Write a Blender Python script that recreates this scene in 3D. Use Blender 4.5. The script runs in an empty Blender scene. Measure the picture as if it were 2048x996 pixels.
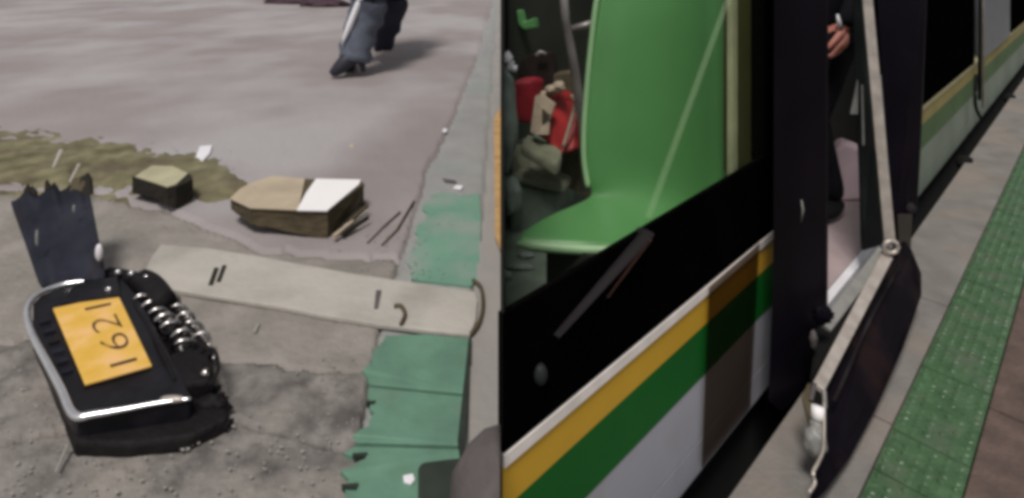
import bpy, bmesh, math, random
from mathutils import Vector, noise
random.seed(7)
sc = bpy.context.scene
C = sc.collection

# ------------------------------------------------------------------ camera, world, sun, exposure
W, HIM = 2048, 996
F = 1200.0            # focal length in photograph pixels
HY = -115.0           # horizon row in the photograph
CH = 1.5              # camera height above the platform
cam = bpy.data.cameras.new('camera'); co = bpy.data.objects.new('camera', cam); C.objects.link(co)
co.location = (0, 0, CH); co.rotation_euler = (math.radians(90), 0, 0)
cam.sensor_width = 36; cam.lens = 36*F/W; cam.shift_y = -(HIM/2-HY)/W
cam.clip_start = 0.05; cam.clip_end = 2000
sc.camera = co
SUN_EL, SUN_AZ = 64, -165      # degrees; azimuth from +Y towards +X
wd = bpy.data.worlds.new("World"); sc.world = wd; wd.use_nodes = True
nt = wd.node_tree; nt.nodes.clear()
sky = nt.nodes.new('ShaderNodeTexSky'); sky.sky_type = 'NISHITA'; sky.sun_disc = False
sky.sun_elevation = math.radians(SUN_EL); sky.sun_rotation = math.radians(SUN_AZ)
hs = nt.nodes.new('ShaderNodeHueSaturation'); hs.inputs['Saturation'].default_value = 0.12
bg = nt.nodes.new('ShaderNodeBackground'); bg.inputs[1].default_value = 0.08
wo = nt.nodes.new('ShaderNodeOutputWorld')
nt.links.new(sky.outputs[0], hs.inputs['Color']); nt.links.new(hs.outputs[0], bg.inputs[0]); nt.links.new(bg.outputs[0], wo.inputs[0])
sl = bpy.data.lights.new('sun', 'SUN'); sl.energy = 2.4; sl.angle = math.radians(14); sl.color = (1, .95, .9)
so = bpy.data.objects.new('sun', sl); C.objects.link(so)
az, el = math.radians(SUN_AZ), math.radians(SUN_EL)
sd = Vector((math.sin(az)*math.cos(el), math.cos(az)*math.cos(el), math.sin(el)))
so.rotation_euler = sd.to_track_quat('Z', 'Y').to_euler()
so.location = (0, 0, 8)
sc.view_settings.view_transform = 'Standard'; sc.view_settings.look = 'None'
sc.view_settings.gamma = 1; sc.view_settings.use_curve_mapping = False
sc.view_settings.exposure = 0.0
sc.render.filter_size = 4.2
sc.cycles.pixel_filter_type = 'BLACKMAN_HARRIS'; sc.cycles.filter_width = 4.2
sc.cycles.max_bounces = 6

# ------------------------------------------------------------------ mapping
ZL = 0.40                                    # the debris pavement is a raised terrace
U = Vector((1216, 1200, 0)).normalized()     # along the bus
N = Vector((-U.y, U.x, 0))                   # into the bus
def ray(px, py): return Vector(((px-1024)/F, 1.0, -(py-HY)/F))
def at(px, py, t): return Vector((0, 0, CH)) + ray(px, py)*t
def onz(px, py, z):
    d = ray(px, py); return Vector((0, 0, CH)) + d*((z-CH)/d.z)
def onw(px, py, off):                        # onto a vertical plane parallel to the bus side
    d = ray(px, py); return Vector((0, 0, CH)) + d*(off/(N.dot(d)))
def soz(s, off, z): return U*s + N*off + Vector((0, 0, z))
def s_at(px, off): return U.dot(onw(px, 0, off))

# ------------------------------------------------------------------ materials
def mat(name, col, rough=.6, metal=0, var=.25, scale=8, bump=.0, bscale=60, col2=None, spec=.5, coat=0, big=None, detail=5):
    m = bpy.data.materials.new(name); m.use_nodes = True
    t = m.node_tree; b = t.nodes['Principled BSDF']
    b.inputs['Roughness'].default_value = rough; b.inputs['Metallic'].default_value = metal
    b.inputs['Specular IOR Level'].default_value = spec; b.inputs['Coat Weight'].default_value = coat
    geo = t.nodes.new('ShaderNodeNewGeometry')
    nz = t.nodes.new('ShaderNodeTexNoise'); nz.inputs['Scale'].default_value = scale; nz.inputs['Detail'].default_value = detail
    t.links.new(geo.outputs['Position'], nz.inputs['Vector'])
    rp = t.nodes.new('ShaderNodeValToRGB')
    c = Vector(col); c2 = Vector(col2) if col2 else c*(1+var); c1 = c*(1-var)
    rp.color_ramp.elements[0].position = .3; rp.color_ramp.elements[1].position = .7
    rp.color_ramp.elements[0].color = (*c1, 1); rp.color_ramp.elements[1].color = (*c2, 1)
    t.links.new(nz.outputs['Fac'], rp.inputs[0])
    out = rp.outputs[0]
    if big:                                  # (scale, colour, low, high): wide stains
        n2 = t.nodes.new('ShaderNodeTexNoise'); n2.inputs['Scale'].default_value = big[0]; n2.inputs['Detail'].default_value = 3
        t.links.new(geo.outputs['Position'], n2.inputs['Vector'])
        mr = t.nodes.new('ShaderNodeMapRange'); mr.inputs[1].default_value = big[2]; mr.inputs[2].default_value = big[3]
        t.links.new(n2.outputs['Fac'], mr.inputs[0])
        mx = t.nodes.new('ShaderNodeMix'); mx.data_type = 'RGBA'
        t.links.new(mr.outputs[0], mx.inputs[0]); t.links.new(out, mx.inputs[6]); mx.inputs[7].default_value = (*big[1], 1)
        out = mx.outputs[2]
    t.links.new(out, b.inputs['Base Color'])
    if bump:
        n3 = t.nodes.new('ShaderNodeTexNoise'); n3.inputs['Scale'].default_value = bscale; n3.inputs['Detail'].default_value = 6
        t.links.new(geo.outputs['Position'], n3.inputs['Vector'])
        bp = t.nodes.new('ShaderNodeBump'); bp.inputs['Strength'].default_value = bump; bp.inputs['Distance'].default_value = .01
        t.links.new(n3.outputs['Fac'], bp.inputs['Height']); t.links.new(bp.outputs[0], b.inputs['Normal'])
    return m
def clear(name, col, fac, rough=.1, tint=(1, 1, 1)):         # tinted see-through sheet: fac = how much stays see-through
    m = bpy.data.materials.new(name); m.use_nodes = True; t = m.node_tree; b = t.nodes['Principled BSDF']
    b.inputs['Base Color'].default_value = (*col, 1); b.inputs['Roughness'].default_value = rough
    tr = t.nodes.new('ShaderNodeBsdfTransparent'); tr.inputs[0].default_value = (*tint, 1)
    mx = t.nodes.new('ShaderNodeMixShader'); mx.inputs[0].default_value = fac
    t.links.new(b.outputs[0], mx.inputs[1]); t.links.new(tr.outputs[0], mx.inputs[2])
    t.links.new(mx.outputs[0], t.nodes['Material Output'].inputs[0]); return m

M = {}
M['asphalt'] = mat('asphalt', (.29, .254, .250), .75, var=.07, scale=1.6, bump=.2, bscale=50, big=(.8, (.38, .355, .36), .45, .66))
M['slab'] = mat('slab', (.275, .25, .225), .8, var=.2, scale=9, bump=.7, bscale=45, big=(3, (.21, .19, .17), .5, .75))
M['rough'] = mat('rough', (.175, .16, .148), .85, var=.5, scale=17, bump=1.0, bscale=36, big=(6, (.27, .245, .22), .45, .7))
M['joint'] = mat('joint', (.06, .055, .05), .9)
M['greypaint'] = mat('greypaint', (.30, .297, .288), .7, var=.10, scale=6, bump=.3, big=(2.2, (.28, .305, .285), .55, .75))
M['green_pale'] = mat('green_pale', (.15, .30, .215), .65, var=.10, scale=4, bump=.2, big=(5, (.27, .32, .28), .42, .68))
M['green_l'] = mat('green_l', (.125, .25, .175), .6, var=.15, scale=10, bump=.35, bscale=30, big=(9, (.15, .20, .15), .6, .8))
M['kerb'] = mat('kerb', (.31, .29, .27), .75, var=.1, scale=4, bump=.3)
M['yellow_line'] = mat('yellow_line', (.5, .3, .12), .7, var=.2, scale=20)
M['dirt'] = mat('dirt', (.15, .13, .065), .95, var=.4, scale=7, bump=.7, bscale=30, col2=(.25, .225, .13), big=(5, (.12, .095, .06), .52, .7))
M['plank'] = mat('plank', (.46, .43, .385), .75, var=.08, scale=5, bump=.35, bscale=40, big=(4.5, (.36, .335, .30), .5, .72))
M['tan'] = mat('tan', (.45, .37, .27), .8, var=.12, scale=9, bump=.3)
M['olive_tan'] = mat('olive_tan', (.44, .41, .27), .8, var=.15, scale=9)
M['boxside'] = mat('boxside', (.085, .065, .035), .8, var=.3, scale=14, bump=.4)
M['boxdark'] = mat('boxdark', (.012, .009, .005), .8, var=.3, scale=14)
M['paper'] = mat('paper', (.93, .90, .90), .6, var=.03, scale=6)
M['white'] = mat('white', (.85, .83, .86), .4, var=.05)
M['black'] = mat('black', (.010, .009, .012), .4, spec=.2, var=.4, scale=20, bump=.1)
M['blackmatte'] = mat('blackmatte', (.010, .008, .009), .7, spec=.2, var=.4, scale=20, bump=.5)
M['fabric'] = mat('fabric', (.020, .021, .032), .6, spec=.12, var=.4, scale=9, bump=.6, bscale=25, big=(7, (.022, .015, .012), .55, .75))
M['chrome'] = mat('chrome', (.82, .80, .82), .22, metal=.85, var=.06, scale=30)
M['steel'] = mat('steel', (.72, .68, .66), .25, metal=1, var=.15, scale=40)
M['plate'] = mat('plate', (.80, .47, .06), .5, var=.08, scale=14, col2=(.86, .52, .13), big=(14, (.88, .52, .22), .5, .7))
M['ink'] = mat('ink', (.07, .035, .01), .6, big=(22, (.5, .27, .05), .5, .7))
M['trouser'] = mat('trouser', (.115, .13, .17), .8, var=.2, scale=12, bump=.4)
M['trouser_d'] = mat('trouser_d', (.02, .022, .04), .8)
M['maroon'] = mat('maroon', (.05, .022, .032), .7, var=.4, scale=9)
M['shoe'] = mat('shoe', (.02, .02, .03), .5)
M['boot'] = mat('boot', (.022, .03, .022), .6, var=.3, scale=16)
M['bootgrey'] = mat('bootgrey', (.10, .085, .085), .8, var=.25, scale=12, bump=.3)
# bus side
M['trim'] = mat('trim', (.95, .87, .82), .35, var=.12, scale=14)
M['yellow'] = mat('yellow', (.66, .38, .035), .4, spec=.25, var=.08, scale=3)
M['green'] = mat('green', (.005, .12, .016), .45, var=.12, scale=3, spec=.2)
M['panel'] = mat('panel', (.40, .40, .45), .4, var=.07, scale=2, big=(4, (.33, .32, .34), .5, .75))
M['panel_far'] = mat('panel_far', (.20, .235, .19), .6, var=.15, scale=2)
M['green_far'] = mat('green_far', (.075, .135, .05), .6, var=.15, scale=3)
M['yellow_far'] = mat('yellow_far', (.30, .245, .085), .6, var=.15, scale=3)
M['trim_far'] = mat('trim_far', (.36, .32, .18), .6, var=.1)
M['rail_dark'] = mat('rail_dark', (.022, .019, .021), .8, var=.5, scale=9, spec=0)
M['gloss_black'] = mat('gloss_black', (.0022, .0016, .0018), .5, var=.3, spec=0)
M['rubber'] = mat('rubber', (.006, .006, .006), .8, spec=.2)
M['door'] = mat('door', (.0055, .0040, .0075), .45, var=.35, scale=4, spec=.05)
M['door_lower'] = mat('door_lower', (.005, .0035, .006), .4, var=.4, scale=6, spec=.04, big=(5, (.020, .010, .010), .5, .7))
M['door_green'] = mat('door_green', (.022, .026, .025), .4, var=.35, scale=5, spec=.1)
M['strut'] = mat('strut', (.52, .46, .41), .38, metal=.35, var=.2, scale=20)
M['strut_grey'] = mat('strut_grey', (.26, .255, .24), .45, var=.15, scale=20)
M['olive'] = mat('olive', (.07, .075, .022), .5, var=.2, scale=3)
M['pale_edge'] = mat('pale_edge', (.33, .36, .20), .5)
M['seat'] = mat('seat', (.095, .275, .088), .4, var=.13, scale=1.6, bump=.03)
M['seat_lip'] = mat('seat_lip', (.30, .50, .26), .45, var=.05)
M['floor_in'] = mat('floor_in', (.13, .17, .13), .5, var=.3, scale=8)
M['floor_pink'] = mat('floor_pink', (.42, .33, .33), .6, var=.12, scale=5)
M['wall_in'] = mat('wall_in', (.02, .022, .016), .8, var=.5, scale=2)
M['pole'] = mat('pole', (.24, .22, .21), .4, metal=.3)
M['red'] = mat('red', (.34, .02, .02), .6, var=.3, scale=14)
M['reddark'] = mat('reddark', (.26, .008, .02), .6, var=.3, scale=14)
M['cream'] = mat('cream', (.42, .34, .25), .7, var=.15, scale=30)
M['greycloth'] = mat('greycloth', (.17, .18, .12), .9, var=.25, scale=14, bump=.5)
M['palecloth'] = mat('palecloth', (.22, .27, .23), .9, var=.25, scale=10, bump=.5)
M['pink'] = mat('pink', (.66, .50, .54), .7, var=.08, scale=6)
M['skin'] = mat('skin', (.66, .26, .20), .5, var=.1, scale=30)
M['cloth_black'] = mat('cloth_black', (.007, .006, .009), .85, var=.4, scale=9, spec=.15)
M['cloth_brown'] = mat('cloth_brown', (.022, .014, .013), .85, var=.4, scale=9, spec=.15)
M['hair'] = mat('hair', (.01, .008, .007), .6)
M['grey_leaf'] = mat('grey_leaf', (.20, .21, .23), .4, var=.1)
M['platform'] = mat('platform', (.205, .192, .176), .8, var=.18, scale=7, bump=.4, bscale=60, big=(2.5, (.26, .22, .19), .5, .7))
M['brown_road'] = mat('brown_road', (.115, .078, .066), .8, var=.3, scale=12, bump=.7, bscale=50)
M['tactile'] = mat('tactile', (.066, .135, .064), .3, var=.25, scale=18, bump=.3, bscale=70, big=(9, (.10, .13, .085), .5, .75))
M['orange_edge'] = mat('orange_edge', (.15, .115, .075), .8, var=.3, scale=20)
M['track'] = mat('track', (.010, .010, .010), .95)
M['glass'] = clear('glass', (.05, .08, .05), .975, .25)
M['shade_tint'] = clear('shade_tint', (.05, .04, .03), .96, .4, (.60, .56, .52))
M['soft_reflection'] = clear('soft_reflection', (.028, .023, .025), .5, .9)
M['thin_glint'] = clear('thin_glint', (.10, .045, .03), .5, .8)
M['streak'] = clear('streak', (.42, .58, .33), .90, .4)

# ------------------------------------------------------------------ builders
def tag(o, label=None, cat=None, group=None, kind=None):
    if label: o['label'] = label
    if cat: o['category'] = cat
    if group: o['group'] = group
    if kind: o['kind'] = kind
    return o
def thing(name, loc, label=None, cat=None, group=None, kind=None):
    o = bpy.data.objects.new(name, None); C.objects.link(o); o.location = loc
    o.empty_display_size = .1
    return tag(o, label, cat, group, kind)
def mk(name, vs, fs, m, parent=None, smooth=False, bevel=0, sub=0, solid=0):
    vs = [Vector(v) for v in vs]
    lo = Vector([min(v[i] for v in vs) for i in range(3)]); hi = Vector([max(v[i] for v in vs) for i in range(3)])
    o0 = (lo+hi)/2; o0.z = lo.z
    me = bpy.data.meshes.new(name)
    me.from_pydata([v-o0 for v in vs], [], fs); me.validate()
    bm = bmesh.new(); bm.from_mesh(me)
    if not solid: bmesh.ops.recalc_face_normals(bm, faces=bm.faces)
    bm.to_mesh(me); bm.free()
    me.materials.append(M[m])
    if smooth:
        for p in me.polygons: p.use_smooth = True
    o = bpy.data.objects.new(name, me); C.objects.link(o)
    if parent:
        o.parent = parent; o.location = o0 - wloc(parent)
    else: o.location = o0
    if solid:
        s = o.modifiers.new('solid', 'SOLIDIFY'); s.thickness = solid; s.offset = 0
    if sub:
        s = o.modifiers.new('sub', 'SUBSURF'); s.levels = s.render_levels = sub
    if bevel:
        b = o.modifiers.new('bevel', 'BEVEL'); b.width = bevel; b.segments = 2; b.limit_method = 'ANGLE'
    return o
def wloc(o):
    v = Vector(o.location)
    while o.parent: o = o.parent; v += o.location
    return v
def prism(top, drop):
    """top: list of points; drop: vector, number or list of numbers (downwards)"""
    n = len(top); top = [Vector(p) for p in top]
    if isinstance(drop, (int, float)): dv = [Vector((0, 0, -drop))]*n
    elif isinstance(drop, Vector): dv = [drop]*n
    else: dv = [Vector((0, 0, -d)) for d in drop]
    vs = top + [top[i]+dv[i] for i in range(n)]
    fs = [list(range(n)), list(range(2*n-1, n-1, -1))] + [[i, i+n, (i+1) % n+n, (i+1) % n] for i in range(n)]
    return vs, fs
def boxso(s0, s1, o0, o1, z0, z1):           # box in bus coordinates
    return prism([soz(s0, o0, z1), soz(s1, o0, z1), soz(s1, o1, z1), soz(s0, o1, z1)], z1-z0)
def merge(parts):
    vs, fs = [], []
    for v, f in parts:
        k = len(vs); vs += list(v); fs += [[i+k for i in ff] for ff in f]
    return vs, fs
def tube(pts, r, n=8, flat=None):
    pts = [Vector(p) for p in pts]; vs, fs = [], []
    rs = r if isinstance(r, (list, tuple)) else [r]*len(pts)
    for i, p in enumerate(pts):
        d = (pts[min(i+1, len(pts)-1)] - pts[max(i-1, 0)]).normalized()
        a = d.cross(Vector((0, 0, 1)) if abs(d.z) < .9 else Vector((0, 1, 0))).normalized(); b = d.cross(a)
        for k in range(n):
            th = 2*math.pi*k/n
            vs.append(p + a*math.cos(th)*rs[i] + b*math.sin(th)*rs[i]*(flat or 1))
    for i in range(len(pts)-1):
        for k in range(n):
            fs.append([i*n+k, i*n+(k+1) % n, (i+1)*n+(k+1) % n, (i+1)*n+k])
    fs.append(list(range(n))[::-1]); fs.append([(len(pts)-1)*n+k for k in range(n)])
    return vs, fs
def blob(c, rx, ry, rz, amp=.15, fr=3, seed=0, sub=3, ax=None):
    bm = bmesh.new(); bmesh.ops.create_icosphere(bm, subdivisions=sub, radius=1)
    vs = []
    for v in bm.verts:
        k = 1 + amp*noise.noise(v.co*fr + Vector((seed, 0, 0)))
        q = Vector((v.co.x*rx*k, v.co.y*ry*k, v.co.z*rz*k))
        if ax: q = ax[0]*q.x + ax[1]*q.y + Vector((0, 0, q.z))
        vs.append(Vector(c)+q)
    fs = [[v.index for v in f.verts] for f in bm.faces]; bm.free()
    return vs, fs
def smoothpath(pts, k=6):
    pts = [Vector(p) for p in pts]; out = []
    for i in range(len(pts)-1):
        p0 = pts[max(i-1, 0)]; p1 = pts[i]; p2 = pts[i+1]; p3 = pts[min(i+2, len(pts)-1)]
        for j in range(k):
            t = j/k
            out.append(.5*((2*p1)+(p2-p0)*t+(2*p0-5*p1+4*p2-p3)*t*t+(3*p1-p0-3*p2+p3)*t**3))
    out.append(pts[-1]); return out
def skin(name, verts, edges, radii, m, parent=None, sub=2):
    vs = [Vector(v) for v in verts]; o0 = Vector(vs[0])
    me = bpy.data.meshes.new(name); bm = bmesh.new(); L = bm.verts.layers.skin.verify()
    bv = []
    for i, v in enumerate(vs):
        b = bm.verts.new(v-o0); r = radii[i]; b[L].radius = (r, r) if isinstance(r, float) else r
        b[L].use_root = (i == 0); bv.append(b)
    for a, b in edges: bm.edges.new((bv[a], bv[b]))
    bm.to_mesh(me); bm.free()
    o = bpy.data.objects.new(name, me); C.objects.link(o); me.materials.append(M[m])
    sk = o.modifiers.new('skin', 'SKIN'); sk.use_smooth_shade = True
    s = o.modifiers.new('sub', 'SUBSURF'); s.levels = s.render_levels = sub
    if parent: o.parent = parent; o.location = o0 - wloc(parent)
    else: o.location = o0
    return o
def roughen(o, strength=.006, size=.03, lv=3, mid=.5):
    s = o.modifiers.new('sub', 'SUBSURF'); s.subdivision_type = 'SIMPLE'; s.levels = s.render_levels = lv
    tx = bpy.data.textures.new('grain', 'CLOUDS'); tx.noise_scale = size; tx.noise_depth = 3
    d = o.modifiers.new('rough', 'DISPLACE'); d.texture = tx; d.strength = strength; d.mid_level = mid; d.texture_coords = 'GLOBAL'
    return o

# ------------------------------------------------------------------ ground below everything
mk('road', [(-150, -20, -.75), (200, -20, -.75), (200, 300, -.75), (-150, 300, -.75)], [[0, 1, 2, 3]], 'track')
tag(bpy.data.objects['road'], kind='structure')

# ------------------------------------------------------------------ LEFT: raised pavement with debris
SEAM = 1001
def seam(y): return Vector(((SEAM-1024)/F*y, y, 0))
e0, e1 = seam(.75), seam(90)
terr = [(e0.x, .75, ZL-.02), (e1.x-0, 90, ZL-.02), (-95, 90, ZL-.02), (-6, .75, ZL-.02)]
tb = mk('terrace', *prism(terr, 1.2), 'joint'); tag(tb, kind='structure')

# polygons of the pavement pieces, in photograph pixels
J1 = [(-700, 720), (0, 690), (60, 680), (200, 705), (430, 722), (560, 735), (660, 745), (742, 742)]
J2 = [(-700, 1010), (200, 850), (430, 828), (520, 855), (600, 880), (700, 905), (760, 912)]
J0 = [(-700, 470), (0, 385), (200, 392), (330, 420), (520, 500), (700, 515), (800, 520)]
JV = [(700, 1500), (715, 905), (742, 742), (760, 640), (800, 520), (838, 400), (850, 345), (900, 250), (960, 100), (985, 0), (1001, -60)]
JK = [(925, 1500), (930, 990), (940, 640), (948, 560), (965, 420), (978, 250), (988, 100), (996, 0), (1000, -60)]
def yat(line, x):
    for a, b in zip(line, line[1:]):
        if a[0] <= x <= b[0]: return a[1] + (b[1]-a[1])*(x-a[0])/(b[0]-a[0])
    return line[0][1] if x < line[0][0] else line[-1][1]
def xat(line, y):
    for a, b in zip(line, line[1:]):
        if b[1] <= y <= a[1]: return a[0] + (b[0]-a[0])*(y-a[1])/(b[1]-a[1])
    return line[0][0] if y > line[0][1] else line[-1][0]
def region(x, y):
    w = 5*noise.noise(Vector((x*.02, y*.02, 1))) + 3*noise.noise(Vector((x*.07, y*.07, 5)))
    if x > xat(JK, y): return 'kerb'
    if x > xat(JV, y)+w:
        return 'green_side'
    if y > yat(J2, x)+w: return 'low'
    if y > yat(J1, x)+w: return 'mid'
    if y > yat(J0, x)+w: return 'upper'
    return 'far'
xs = [-700, -500, -350, -200, -120, -60] + list(range(-40, 1001, 5)) + [1001]
ys = [-100, -85, -70, -55, -40, -25, -10] + list(range(0, 1041, 5)) + [1080, 1150, 1300, 1500]
def hgt(x, y, r):
    p = onz(x, y, ZL)
    a = {'low': .005, 'mid': .006, 'upper': .002, 'far': .003, 'green_side': .003, 'kerb': .001}[r]
    h = a*(noise.fractal(p*9, 1.0, 2.0, 4)) + a*.5*noise.noise(p*30)
    if r in ('low', 'mid'):
        w = noise.fractal(p*22+Vector((3, 1, 0)), .8, 2.1, 4)
        h += .004*max(0, w-.15) - .002*max(0, -w-.2)
    return h
reg = {}; base = {'low': 0, 'mid': .004, 'upper': .001, 'far': .003, 'green_side': -.004, 'kerb': .006}
cells = {}
R_ = [[region(x, y) for x in xs] for y in ys]
for j in range(len(ys)-1):
    for i in range(len(xs)-1):
        r = region((xs[i]+xs[i+1])/2, (ys[j]+ys[j+1])/2); cells.setdefault(r, []).append((i, j))
mm = {'low': 'rough', 'mid': 'rough', 'upper': 'slab', 'far': 'asphalt', 'green_side': 'greypaint', 'kerb': 'kerb'}
pv = thing('pavement', (-.5, 2, ZL-.02), kind='structure')
bordercache = {}
for r, cl in cells.items():
    cs = set(cl); idx = {}; vs = []; fs = []
    # a vertex on the border between pieces is recessed: the joint
    def v(i, j):
        if (i, j) not in idx:
            x, y = xs[i], ys[j]
            around = [(a, b) in cs for a in (i-1, i) for b in (j-1, j) if 0 <= a < len(xs)-1 and 0 <= b < len(ys)-1]
            z = ZL + base[r] + hgt(x, y, r)
            if not all(around): z = ZL - .016
            p = onz(x, y, ZL); idx[(i, j)] = len(vs); vs.append(Vector((p.x, p.y, z)))
        return idx[(i, j)]
    for (i, j) in cl: fs.append([v(i, j), v(i+1, j), v(i+1, j+1), v(i, j+1)])
    nm = {'kerb': 'kerb', 'far': 'asphalt_sheet', 'green_side': 'paving_strip'}.get(r, 'paving_slab')
    mk(nm, vs, fs, mm[r], pv, smooth=True)

# worn green painted tiles, each piece its own thin slab with a ragged left edge
gt = thing('painted_path', onz(830, 800, ZL), kind='structure')
def ragged(pts, amp, k=5):
    out = []
    for a, b in zip(pts, pts[1:]):
        for j in range(k):
            t = j/k; out.append((a[0]+(b[0]-a[0])*t+random.uniform(-amp, amp), a[1]+(b[1]-a[1])*t+random.uniform(-amp*.35, amp*.35)))
    out.append(pts[-1]); return out
tiles = [
    ragged([(772, 672), (752, 700), (745, 725), (722, 740), (738, 768)], 5, 3) + [(926, 786), (938, 676), (850, 668)],
    ragged([(742, 775), (738, 800), (748, 825), (735, 850), (700, 872), (716, 884)], 7, 3) + [(922, 890), (927, 793)],
    ragged([(714, 892), (684, 905), (730, 915), (704, 930), (684, 942), (700, 955), (690, 985), (680, 1040)], 4, 3) + [(915, 1040), (921, 898)],
]
for t_ in tiles:
    o = mk('green_tile', *prism([onz(x, y, ZL+.010+random.uniform(0, .002)) for x, y in t_], .03), 'green_l', gt, bevel=.002)
up = ragged([(822, 560), (818, 520), (832, 470), (845, 440), (850, 405), (880, 380), (925, 392), (958, 385)], 7, 5) + [(962, 440), (958, 560), (940, 572), (880, 566)]
mk('green_tile', *prism([onz(x, y, ZL+.004) for x, y in up], .03), 'green_pale', gt, bevel=.002)
# thin broken flakes at the ragged paint edge
fl = []
for (x, y, w, h) in [(700, 968, 34, 7), (720, 906, 30, 5), (742, 802, 20, 4)]:
    fl.append(prism([onz(x-w/2, y, ZL+.016), onz(x+w/2, y-h*.4, ZL+.016), onz(x+w/2-4, y+h, ZL+.016), onz(x-w/2+5, y+h*.8, ZL+.016)], .012))
o = mk('paint_flake', *merge(fl), 'boot', gt); tag(o, kind='stuff')
o = mk('edge_gutter', *prism([onz(x, y, ZL+.014) for x, y in [(926, 780), (938, 676), (943, 676), (938, 780), (930, 880), (925, 960), (915, 880)]], .02), 'boot', gt)
yl = mk('yellow_line', *prism([onz(x, y, ZL+.026) for x, y in [(988, 235), (1001, 215), (1001, 500), (990, 470)]], .006), 'yellow_line', pv)

# dirt smear
def dirt_mask(x, y):
    c = 330 + .03*x + .00016*x*x - 8
    half = 62 - .05*x if x < 430 else max(0, 42-.5*(x-430))
    return 1 - abs(y-c)/max(half, 1)
vs, fs = [], []; dx = list(range(-60, 500, 5)); dy = list(range(235, 470, 4))
for y in dy:
    for x in dx:
        p = onz(x, y, ZL); k = dirt_mask(x, y)
        h = .030*min(k, .6) + .012*noise.fractal(p*5, 1, 2, 5) + .010*noise.noise(p*22) - .001
        vs.append((p.x, p.y, ZL+max(h, -.02)+.002))
n = len(dx)
for j in range(len(dy)-1):
    for i in range(n-1): fs.append([j*n+i, j*n+i+1, (j+1)*n+i+1, (j+1)*n+i])
o = mk('dirt', vs, fs, 'dirt', smooth=True); tag(o, 'olive brown smear of spilled dirt across the pavement', 'dirt', kind='stuff')

# crumbs and chips strewn about: too many to count
ch = []
for k in range(620):
    if k < 330: x = random.uniform(0, 720); y = random.uniform(700, 990)
    elif k < 470: x = random.gauss(800, 60); y = random.uniform(440, 560)
    else: x = random.uniform(0, 470); y = dirt_c = random.gauss(340, 26)
    if x > 985: continue
    p = onz(x, y, ZL+.008); r = random.uniform(.0010, .0035)*(1 if random.random() < .96 else 1.6)
    if y < 420: r *= 1.6
    ch.append(blob(p, r*random.uniform(.8, 1.8), r, r*.7, .4, 2, k, 1))
o = mk('gravel_crumbs', *merge(ch), 'kerb'); tag(o, 'tiny stone crumbs strewn over the cracked pavement', 'gravel', kind='stuff')

# --- wedge board with slots lying over the pavement
bd = thing('plank', onz(620, 600, ZL), 'long beige board with dark slots lying across the pavement', 'board')
ptop = [(286, 548), (304, 512), (322, 488), (420, 496), (520, 512), (600, 527), (700, 545), (800, 560), (880, 572), (950, 583), (956, 600), (952, 640), (940, 668), (860, 660), (760, 648), (640, 628), (560, 612), (480, 600), (400, 588), (330, 576), (290, 566)]
mk('board', *prism([onz(x, y, ZL+.018) for x, y in ptop], .016), 'plank', bd, bevel=.004)
roughen(bd.children[0], .0035, .02, 1)
for (x, y, w, h) in [(421, 552, 9, 34), (437, 546, 8, 32)]:
    mk('slot', *prism([onz(x-w/2, y+h/2, ZL+.0215), onz(x+w/2, y+h/2, ZL+.0215), onz(x+w/2+12, y-h/2, ZL+.0215), onz(x-w/2+12, y-h/2, ZL+.0215)], .01), 'boxdark', bd)
mk('slot', *prism([onz(x, y, ZL+.0212) for x, y in [(748, 616), (756, 616), (763, 580), (752, 580)]], .01), 'bootgrey', bd)
mk('bracket', *tube(smoothpath([onz(x, y, ZL+.024) for x, y in [(788, 612), (802, 612), (810, 628), (802, 648)]], 4), .006), 'boxside', bd, smooth=True)
mk('end_cap', *tube(smoothpath([onz(x, y, ZL+.016) for x, y in [(946, 560), (962, 575), (966, 610), (958, 645), (942, 668)]], 5), .006), 'boxside', bd, smooth=True)

# --- larger box
b2 = thing('broken_box', onz(600, 460, ZL), 'larger tan broken box with a white sheet on top', 'box')
zt = ZL+.105
t2 = [(462, 396), (480, 378), (502, 366), (545, 352), (600, 358), (722, 360), (728, 368), (655, 422), (500, 416)]
dr = [.045, .05, .08, .10, .10, .10, .10, .105, .060]
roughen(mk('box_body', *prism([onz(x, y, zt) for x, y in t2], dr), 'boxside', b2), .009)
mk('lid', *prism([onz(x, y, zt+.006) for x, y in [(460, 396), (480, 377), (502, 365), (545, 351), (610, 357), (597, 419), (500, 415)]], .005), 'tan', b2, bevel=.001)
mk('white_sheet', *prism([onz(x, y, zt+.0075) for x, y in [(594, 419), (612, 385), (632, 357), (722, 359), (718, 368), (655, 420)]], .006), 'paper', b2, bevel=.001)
for k, (x0, y0, x1, y1, m_) in enumerate([(676, 462, 728, 404, 'boxdark'), (690, 452, 733, 420, 'plank'), (684, 466, 736, 432, 'boxdark'), (668, 470, 706, 440, 'tan'), (700, 440, 735, 408, 'boxside')]):
    a, b = onz(x0, y0, ZL+.02+k*.004), onz(x1, y1, ZL+.03+k*.005)
    d = (b-a).cross(Vector((0, 0, 1))).normalized()*.008
    mk('splinter', *prism([a-d, b-d*.5, b+d*.7, a+d], .012), m_, b2)
# --- smaller box
b1 = thing('small_box', onz(325, 385, ZL), 'smaller dark box with a pale lid lying in the dirt', 'box')
t1 = [(264, 354), (280, 345), (304, 332), (345, 333), (384, 350), (386, 358), (352, 374), (335, 376), (305, 366)]
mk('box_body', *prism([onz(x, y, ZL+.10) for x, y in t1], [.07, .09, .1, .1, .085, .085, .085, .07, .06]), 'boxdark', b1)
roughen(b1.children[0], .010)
mk('lid', *prism([onz(x, y, ZL+.106) for x, y in [(270, 352), (282, 344), (304, 331), (345, 332), (376, 346), (352, 368), (335, 373), (308, 364)]], .005), 'olive_tan', b1, bevel=.001)

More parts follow.
